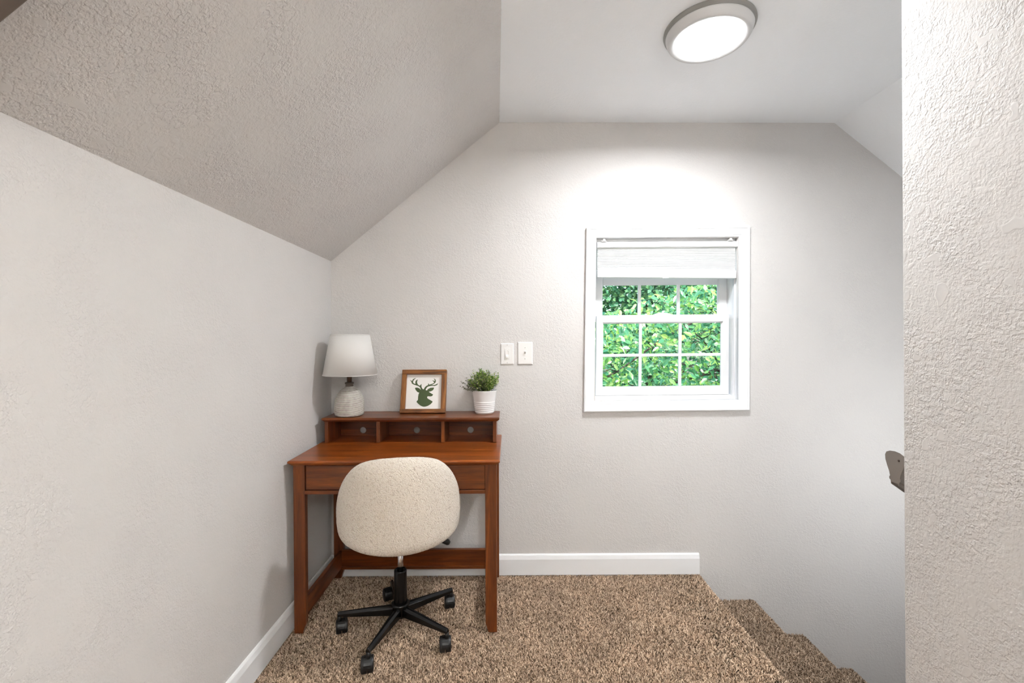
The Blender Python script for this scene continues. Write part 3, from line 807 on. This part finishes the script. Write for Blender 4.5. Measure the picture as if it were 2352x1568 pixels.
# ------------------------------------------------------------------ potted plant
pot = empty('potted_plant', (-.1278, 2.421, ZHT)); tag(pot, 'small bushy green artificial plant in white ribbed pot on the hutch', 'potted plant')
pp = [(0, .0), (.046, .0), (.0490, .003)]
for k in range(6):
    z0 = .006 + k * .0098
    r0 = .0498 + (z0) * .118
    pp += [(r0 - .0008, z0), (r0 + .0012, z0 + .0025), (r0 + .0016, z0 + .0050), (r0 + .0006, z0 + .0082)]
pp += [(.0578, .068), (.0655, .1185), (.0662, .1205), (.0655, .1218), (.0640, .1210), (.0560, .062), (.045, .02), (0, .02)]
MB().lathe(pp, 48).build('pot', M_pot, pot)
MB().lathe([(0, .108), (.03, .111), (.0605, .106)], 32).build('soil', M_soil, pot)
def sprigs(name, n, mat, dirf, leafn, size):
    V = []; T = []; b = 0
    for _ in range(n):
        d, L = dirf()
        p0 = Vector((random.uniform(-.022, .022), random.uniform(-.022, .022), .105))
        bend = Vector((random.uniform(-.3, .3), random.uniform(-.3, .3), .2))
        for k in range(leafn):
            t = .25 + .75 * (k + random.random()) / leafn
            p = p0 + d * (L * t) + bend * (.02 * t * t)
            for _q in range(2):
                ld = (d * .6 + Vector((random.gauss(0, 1), random.gauss(0, 1), random.gauss(.25, .8)))).normalized()
                sd_ = ld.cross(Vector((random.gauss(0, 1), random.gauss(0, 1), random.gauss(0, 1)))).normalized()
                nn = ld.cross(sd_)
                s = size * random.uniform(.6, 1.3)
                V += [p, p + ld * s * .5 + sd_ * s * .32 + nn * s * .08, p + ld * s, p + ld * s * .5 - sd_ * s * .32 + nn * s * .08]
                T += [(b, b + 1, b + 2), (b, b + 2, b + 3)]; b += 4
    o = np_mesh(name, np.array([tuple(v) for v in V]), np.array(T), mat, pot)
    return tag(o, kind='stuff')
def dir_all():
    th = random.uniform(0, 2 * PI); el = math.acos(random.uniform(-.12, 1.0))
    d = Vector((math.sin(el) * math.cos(th), math.sin(el) * math.sin(th) * .8, math.cos(el)))
    tgt = Vector((d.x * .080, d.y * .078, .158 + d.z * (.075 if d.z > 0 else .05))) * 1.0
    v = tgt - Vector((0, 0, .105))
    return v.normalized(), v.length * random.uniform(.82, 1.04)
def dir_left():
    d = Vector((random.uniform(-1.0, .25), random.uniform(-.7, .25), random.uniform(.10, 1.2))).normalized()
    return d, random.uniform(.095, .128)
sprigs('foliage', 170, M_sprig, dir_all, 15, .0092)
sprigs('foliage', 55, M_sprig_grey, dir_left, 15, .0068)
mb = MB()
for _ in range(40):
    d, L = dir_all(); p0 = Vector((random.uniform(-.04, .04), random.uniform(-.04, .04), .104))
    mb.tube([p0, p0 + d * L * .9], .0007, 5)
mb.build('stems', M_bark, pot)

# ------------------------------------------------------------------ office chair
ccx, ccy = -.4775, 2.014
chair = empty('office_chair', (ccx, ccy, 0), (0, 0, math.radians(12))); tag(chair, 'cream boucle swivel desk chair with black five-star base on casters', 'chair')
A_, B_ = .263, .245
tops = [(0, .812), (20, .808), (40, .790), (52, .765), (62, .732), (72, .690), (80, .640), (88, .600), (98, .570), (112, .530), (130, .500)]
tp_a = np.array([q for q, _ in tops], float); tp_z = np.array([q for _, q in tops], float)
_fa = np.arange(-160, 161); _fz = np.interp(np.abs(_fa), tp_a, tp_z)
_k = np.exp(-(np.arange(-24, 25) / 7.0) ** 2); _k /= _k.sum()
_fz = np.convolve(np.pad(_fz, 24, 'edge'), _k, 'valid')
def ztopf(ph): return float(np.interp(ph, _fa, _fz))
sect = [(.150, 'b', -.004), (.095, 'b', .000), (.055, 'b', .003), (.028, 'b', .010), (.011, 'b', .024), (.003, 'b', .045), (.0, 'f', .35), (.0, 'f', .55), (.002, 'f', .72), (.008, 'f', .86), (.018, 'f', .945), (.032, 'f', .988), (.046, 'f', 1.0), (.060, 'f', .985), (.071, 'f', .94), (.076, 'f', .82), (.078, 'f', .6), (.080, 'f', .35), (.095, 'b', .085), (.13, 'b', .055)]
PM = 128; NS = 76
Vv = []
for i in range(NS + 1):
    ph = -PM + 2 * PM * i / NS
    a = math.radians(ph); zt = ztopf(ph); zb = .414 + .030 * min(1, abs(ph) / 80) ** 1.5
    e = min(1.0, (PM - abs(ph)) / 9.0); e = math.sqrt(max(0.0, 1 - (1 - e) ** 2))
    mid_d, mid_z = .05, (zb + .06 + zt) / 2
    for dl, kind, q in sect:
        z = zb + q if kind == 'b' else zb + .05 + (zt - zb - .05) * q
        dd = mid_d + (dl - mid_d) * max(e, .02) if dl < .1 else dl
        z = mid_z * (1 - e) + z * e if kind == 'f' else z * e + (zb + .05) * (1 - e)
        se = .92
        cx = math.copysign(abs(math.sin(a)) ** se, math.sin(a)); cy = -math.copysign(abs(math.cos(a)) ** se, math.cos(a))
        Vv.append(((A_ - dd) * cx, (B_ - dd) * cy, z))
m_ = len(sect)
fs = [(i * m_ + k, i * m_ + (k + 1) % m_, (i + 1) * m_ + (k + 1) % m_, (i + 1) * m_ + k) for i in range(NS) for k in range(m_)]
fs += [tuple(range(m_))[::-1], tuple(NS * m_ + k for k in range(m_))]
o = MB().add(Vv, fs, True).build('backrest', M_boucle, chair, 0, fix=True)
sb = o.modifiers.new('subdivision', 'SUBSURF'); sb.levels = 2; sb.render_levels = 2
tx = bpy.data.textures.new('boucle_loops', 'CLOUDS'); tx.noise_scale = .006; tx.noise_depth = 2
dm = o.modifiers.new('loops', 'DISPLACE'); dm.texture = tx; dm.strength = .0026; dm.mid_level = .5; dm.texture_coords = 'LOCAL'
sp = [(0, .408), (.10, .409), (.16, .414), (.195, .428), (.214, .450), (.216, .470), (.205, .492), (.17, .504), (.09, .509), (0, .510)]
o = MB().lathe(sp, 40, (0, .012, 0), True, 1.02, 1.06).build('seat', M_boucle, chair)
MB().box(-.09, .09, -.10, .10, .385, .411).build('seat_plate', M_blackpl, chair, .006)
lv = MB().tube([(.05, .02, .392), (.14, .010, .386), (.180, .005, .380)], [.005, .005, .006]).build('height_lever', M_blackpl, chair)
MB().tube([(.172, .006, .381), (.186, .004, .377), (.208, .001, .368), (.216, .000, .364)], [.009, .012, .013, .008]).build('lever_knob', M_blackpl, lv)
MB().lathe([(.0118, .22), (.0118, .39)], 28).build('gas_piston', M_chrome, chair)
MB().lathe([(.030, .100), (.0290, .15), (.0272, .262), (.0270, .268), (.0245, .270), (.0240, .262), (.012, .258)], 36).build('column', M_black, chair)
hub = MB().lathe([(0, .068), (.030, .068), (.034, .080), (.036, .112), (.0395, .1185), (.0395, .124), (.034, .128), (.030, .128)], 36).build('hub', M_black, chair)
for k in range(5):
    th = math.radians(-104 + 72 * k - 12)
    R_ = .262
    ux, uy = math.cos(th), math.sin(th); px, py = -uy, ux
    # tapered leg, box section with rounded edges, falling towards the caster
    vs = []
    for r_, hw_, z0, z1 in ((.026, .0185, .076, .117), (.12, .0150, .076, .110), (.21, .0120, .0765, .1015), (.268, .0098, .0775, .0965)):
        vs += [(ux * r_ - px * hw_, uy * r_ - py * hw_, z0), (ux * r_ + px * hw_, uy * r_ + py * hw_, z0), (ux * r_ + px * hw_ * .9, uy * r_ + py * hw_ * .9, z1 - .010), (ux * r_ + px * hw_ * .3, uy * r_ + py * hw_ * .3, z1), (ux * r_ - px * hw_ * .3, uy * r_ - py * hw_ * .3, z1), (ux * r_ - px * hw_ * .9, uy * r_ - py * hw_ * .9, z1 - .010)]
    fs = [(s_ * 6 + i, s_ * 6 + (i + 1) % 6, (s_ + 1) * 6 + (i + 1) % 6, (s_ + 1) * 6 + i) for s_ in range(3) for i in range(6)] + [tuple(range(6))[::-1], tuple(range(18, 24))]
    leg = MB().add(vs, fs).build('leg', M_black, chair, .004, 3)
    # caster: hooded twin wheel
    cx_, cy_ = ux * R_, uy * R_
    yaw = math.radians([14, 8, 12, 30, 20][k] - 12)
    ax = Vector((math.cos(yaw), math.sin(yaw), 0)); ay = Vector((-math.sin(yaw), math.cos(yaw), 0))
    trail = [-.004, -.006, -.006, -.016, .01][k]
    ctr = Vector((cx_, cy_, .0295)) + ax * trail + ay * .006
    MB().tube([(cx_, cy_, .082), (cx_, cy_, .048)], [.0085, .0095]).build('caster_stem', M_blackpl, leg)
    for s_ in (-1, 1):
        pr_ = [(0, .0015), (.0285, .0015), (.0298, .004), (.0298, .0185), (.0285, .0220), (.024, .0238), (.0, .0245)]
        n_ = 32; vs = []
        for r_, d_ in pr_:
            for i in range(n_):
                a = 2 * PI * i / n_
                vs.append(ctr + ax * (s_ * d_) + ay * (r_ * math.cos(a)) + Vector((0, 0, r_ * math.sin(a))))
        fs = [(q * n_ + i, q * n_ + (i + 1) % n_, (q + 1) * n_ + (i + 1) % n_, (q + 1) * n_ + i) for q in range(len(pr_) - 1) for i in range(n_)]
        w_ = MB().add(vs, fs, True).build('caster_wheel', M_blackpl, leg)
        e_ = w_.modifiers.new('edge', 'EDGE_SPLIT'); e_.split_angle = math.radians(38)
    # hood over the wheels
    hp = []
    for i in range(13):
        a = math.radians(-10 + 200 * i / 12)
        hp.append((math.cos(a) * .0312, math.sin(a) * .0312))
    vs = [ctr + ax * sx_ + ay * p[0] + Vector((0, 0, p[1])) for sx_ in (-.0135, .0135) for p in hp]
    k2 = len(hp)
    fs = [(i, i + 1, k2 + i + 1, k2 + i) for i in range(k2 - 1)] + [tuple(range(k2)), tuple(range(k2, 2 * k2))[::-1], (0, k2 - 1, 2 * k2 - 1, k2)]
    MB().add(vs, fs).build('caster_hood', M_blackpl, leg, .001)

# ------------------------------------------------------------------ outside: trees beyond the window
def leaf_proto(name, pts, fold):
    n = len(pts)
    vs = [(x, y, fold * abs(x) - .10 * y * y) for x, y in pts]
    return vs
LEAF = [(0, 0), (.17, .16), (.25, .42), (.16, .74), (0, 1.0), (-.16, .74), (-.25, .42), (-.17, .16)]
LEAFV = np.array(leaf_proto('leaf', LEAF, .18))
LEAFV = np.concatenate([LEAFV, [[0, .5, -.03]]])
LEAFT = np.array([(i, (i + 1) % 8, 8) for i in range(8)])
LEAFV[:, 2] *= 1.0
SM_V = np.array([(0, 0, 0), (.38, .4, .08), (0, 1, -.1), (-.38, .4, .08)]); SM_T = np.array([(0, 1, 2), (0, 2, 3)])

def orient(n, droop, jitter):
    """random leaf frames: blade axis hanging, face towards the light"""
    y = np.stack([rng.normal(0, .75, n), rng.normal(-.25, .5, n), rng.normal(-droop, .45, n)], 1)
    y /= np.linalg.norm(y, axis=1)[:, None]
    nrm = np.stack([rng.normal(-.3, jitter, n), rng.normal(-.55, jitter, n), rng.normal(.75, jitter, n)], 1)
    x = np.cross(y, nrm); x /= np.linalg.norm(x, axis=1)[:, None]
    z = np.cross(x, y)
    return np.stack([x, y, z], 2)          # columns

def leaf_cloud(name, pts, size, V0, T0, mat, parent, droop=.5, jitter=.55):
    n = len(pts); Rm = orient(n, droop, jitter); s = size * rng.uniform(.6, 1.25, n)
    V = np.einsum('nij,kj->nki', Rm, V0) * s[:, None, None] + pts[:, None, :]
    T = T0[None] + np.arange(n)[:, None, None] * len(V0)
    o = np_mesh(name, V.reshape(-1, 3), T.reshape(-1, 3), mat, parent)
    if parent is not None: o.matrix_parent_inverse = Matrix.Translation(-Vector(parent.location))
    return tag(o, kind='stuff')

def limb(mb, a, b, r0, r1, wob=.12, n=6):
    a, b = Vector(a), Vector(b); pts = []
    for i in range(n + 1):
        t = i / n
        pts.append(a.lerp(b, t) + Vector((random.uniform(-wob, wob), random.uniform(-wob, wob), random.uniform(-wob, wob))) * (math.sin(PI * t)))
    mb.tube(pts, [r0 + (r1 - r0) * i / n for i in range(n + 1)], 8)
    return pts

# near tree: leans in from the right, crown line rising to the right
tree = empty('tree', (6.5, 8.4, -3.2)); tag(tree, 'nearest bright green broadleaf tree filling most of the window view', 'tree')
def tp(o): o.parent = tree; o.matrix_parent_inverse = Matrix.Translation(-Vector(tree.location)); return o
mb = MB(); limb(mb, (6.5, 8.4, -3.2), (5.6, 8.2, 3.2), .20, .10, .1)
tp(mb.build('trunk', M_bark))
ends = []
for k in range(26):
    a = (5.9 + random.uniform(-.3, .5), 8.3 + random.uniform(-.2, .3), random.uniform(-1.8, 2.8))
    tx_ = random.uniform(.3, 5.0); tz = random.uniform(-1.9, 1.1 + .55 * (tx_ - 1.3))
    b = (tx_, random.uniform(5.7, 7.6), tz)
    mb = MB(); pts = limb(mb, a, b, .035, .008, .25)
    for q in range(5):
        p = pts[random.randint(2, 6)]
        e = p + Vector((random.uniform(-.9, .4), random.uniform(-.7, .3), random.uniform(-.5, .3)))
        limb(mb, p, e, .009, .003, .06, 4)
    tp(mb.build('branch', M_bark))
def crown(n, y0, y1):
    x = rng.uniform(-.6, 6.5, n * 2); y = rng.uniform(y0, y1, n * 2)
    z = -2.4 + rng.random(n * 2) * 6.5
    top = 1.27 + y / 6 * (.30 + .38 * (x * 6 / y - 1.23) + .07 * np.sin(x * 5.3) + .05 * np.sin(x * 11 + 1))
    k = (z < top)
    P_ = np.stack([x, y, z], 1)[k]
    return P_[:n]
# nearest leaves singly, the rest of the crown as one mass
me_leaf = bpy.data.meshes.new('leaf'); me_leaf.from_pydata([tuple(v) for v in LEAFV], [], [tuple(t) for t in LEAFT]); me_leaf.materials.append(M_leaf); me_leaf.update()
x = rng.uniform(1.0, 2.75, 300); y = rng.uniform(5.2, 5.9, 300); z = rng.uniform(.55, 2.0, 300)
top = 1.27 + y / 6 * (.30 + .38 * (x * 6 / y - 1.23))
z = np.where(z > top, .55 + (z - .55) * .55, z)
Rm = orient(300, .35, .8)
for i in range(300):
    s = random.uniform(.07, .12)
    o = bpy.data.objects.new('leaf', me_leaf); C.objects.link(o)
    m4 = Matrix([[*(Rm[i][r] * s), (x[i], y[i], z[i])[r]] for r in range(3)] + [[0, 0, 0, 1]])
    o.parent = tree; o.matrix_parent_inverse = Matrix.Translation(-Vector(tree.location))
    o.matrix_basis = m4
leaf_cloud('foliage', crown(30000, 5.7, 8.6), .098, LEAFV, LEAFT, M_leaf, tree, .35, .85)

# shaded wood behind
def far_tree(loc, rx, rz, n, label):
    t = empty('woodland_tree', loc); tag(t, label, 'tree', 'woodland trees behind the near tree')
    mb = MB(); limb(mb, loc, (loc[0] + .2, loc[1], loc[2] + rz * 1.5), .25, .10, .2)
    o = mb.build('trunk', M_bark); o.parent = t; o.matrix_parent_inverse = Matrix.Translation(-Vector(loc))
    d = rng.normal(size=(n, 3)); d /= np.linalg.norm(d, axis=1)[:, None]
    r = rng.random(n) ** .35
    lump = 1 + .18 * np.sin(d[:, 0] * 9 + loc[0]) * np.sin(d[:, 2] * 8)
    P_ = np.array([loc[0], loc[1], loc[2] + rz * 1.45]) + d * (r * lump)[:, None] * np.array([rx, rx * .8, rz])
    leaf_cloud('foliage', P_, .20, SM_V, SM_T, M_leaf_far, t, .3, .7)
far_tree((0.9, 15.0, -3.2), 2.0, 4.3, 7500, 'tall shaded woodland tree seen in the upper left pane')
far_tree((4.6, 15.6, -3.2), 1.9, 4.1, 7500, 'shaded woodland tree seen behind the middle of the upper panes')
far_tree((8.4, 16.0, -3.2), 2.0, 4.4, 7500, 'shaded woodland tree at the right behind the near branches')
far_tree((2.7, 21.0, -3.2), 2.9, 5.6, 6500, 'furthest woodland tree between the first two shaded trees')
far_tree((8.2, 22.0, -3.2), 2.9, 5.8, 6500, 'furthest woodland tree at the right of the wood')
far_tree((-2.9, 18.0, -3.2), 2.2, 4.8, 4500, 'shaded woodland tree at the left edge of the wood')
gr = MB().add([(-30, D + .4, -3.25), (40, D + .4, -3.25), (40, 60, -3.25), (-30, 60, -3.25)], [(0, 1, 2, 3)]).build('ground', M_ground, None, 0, fix=False); tag(gr, kind='structure')
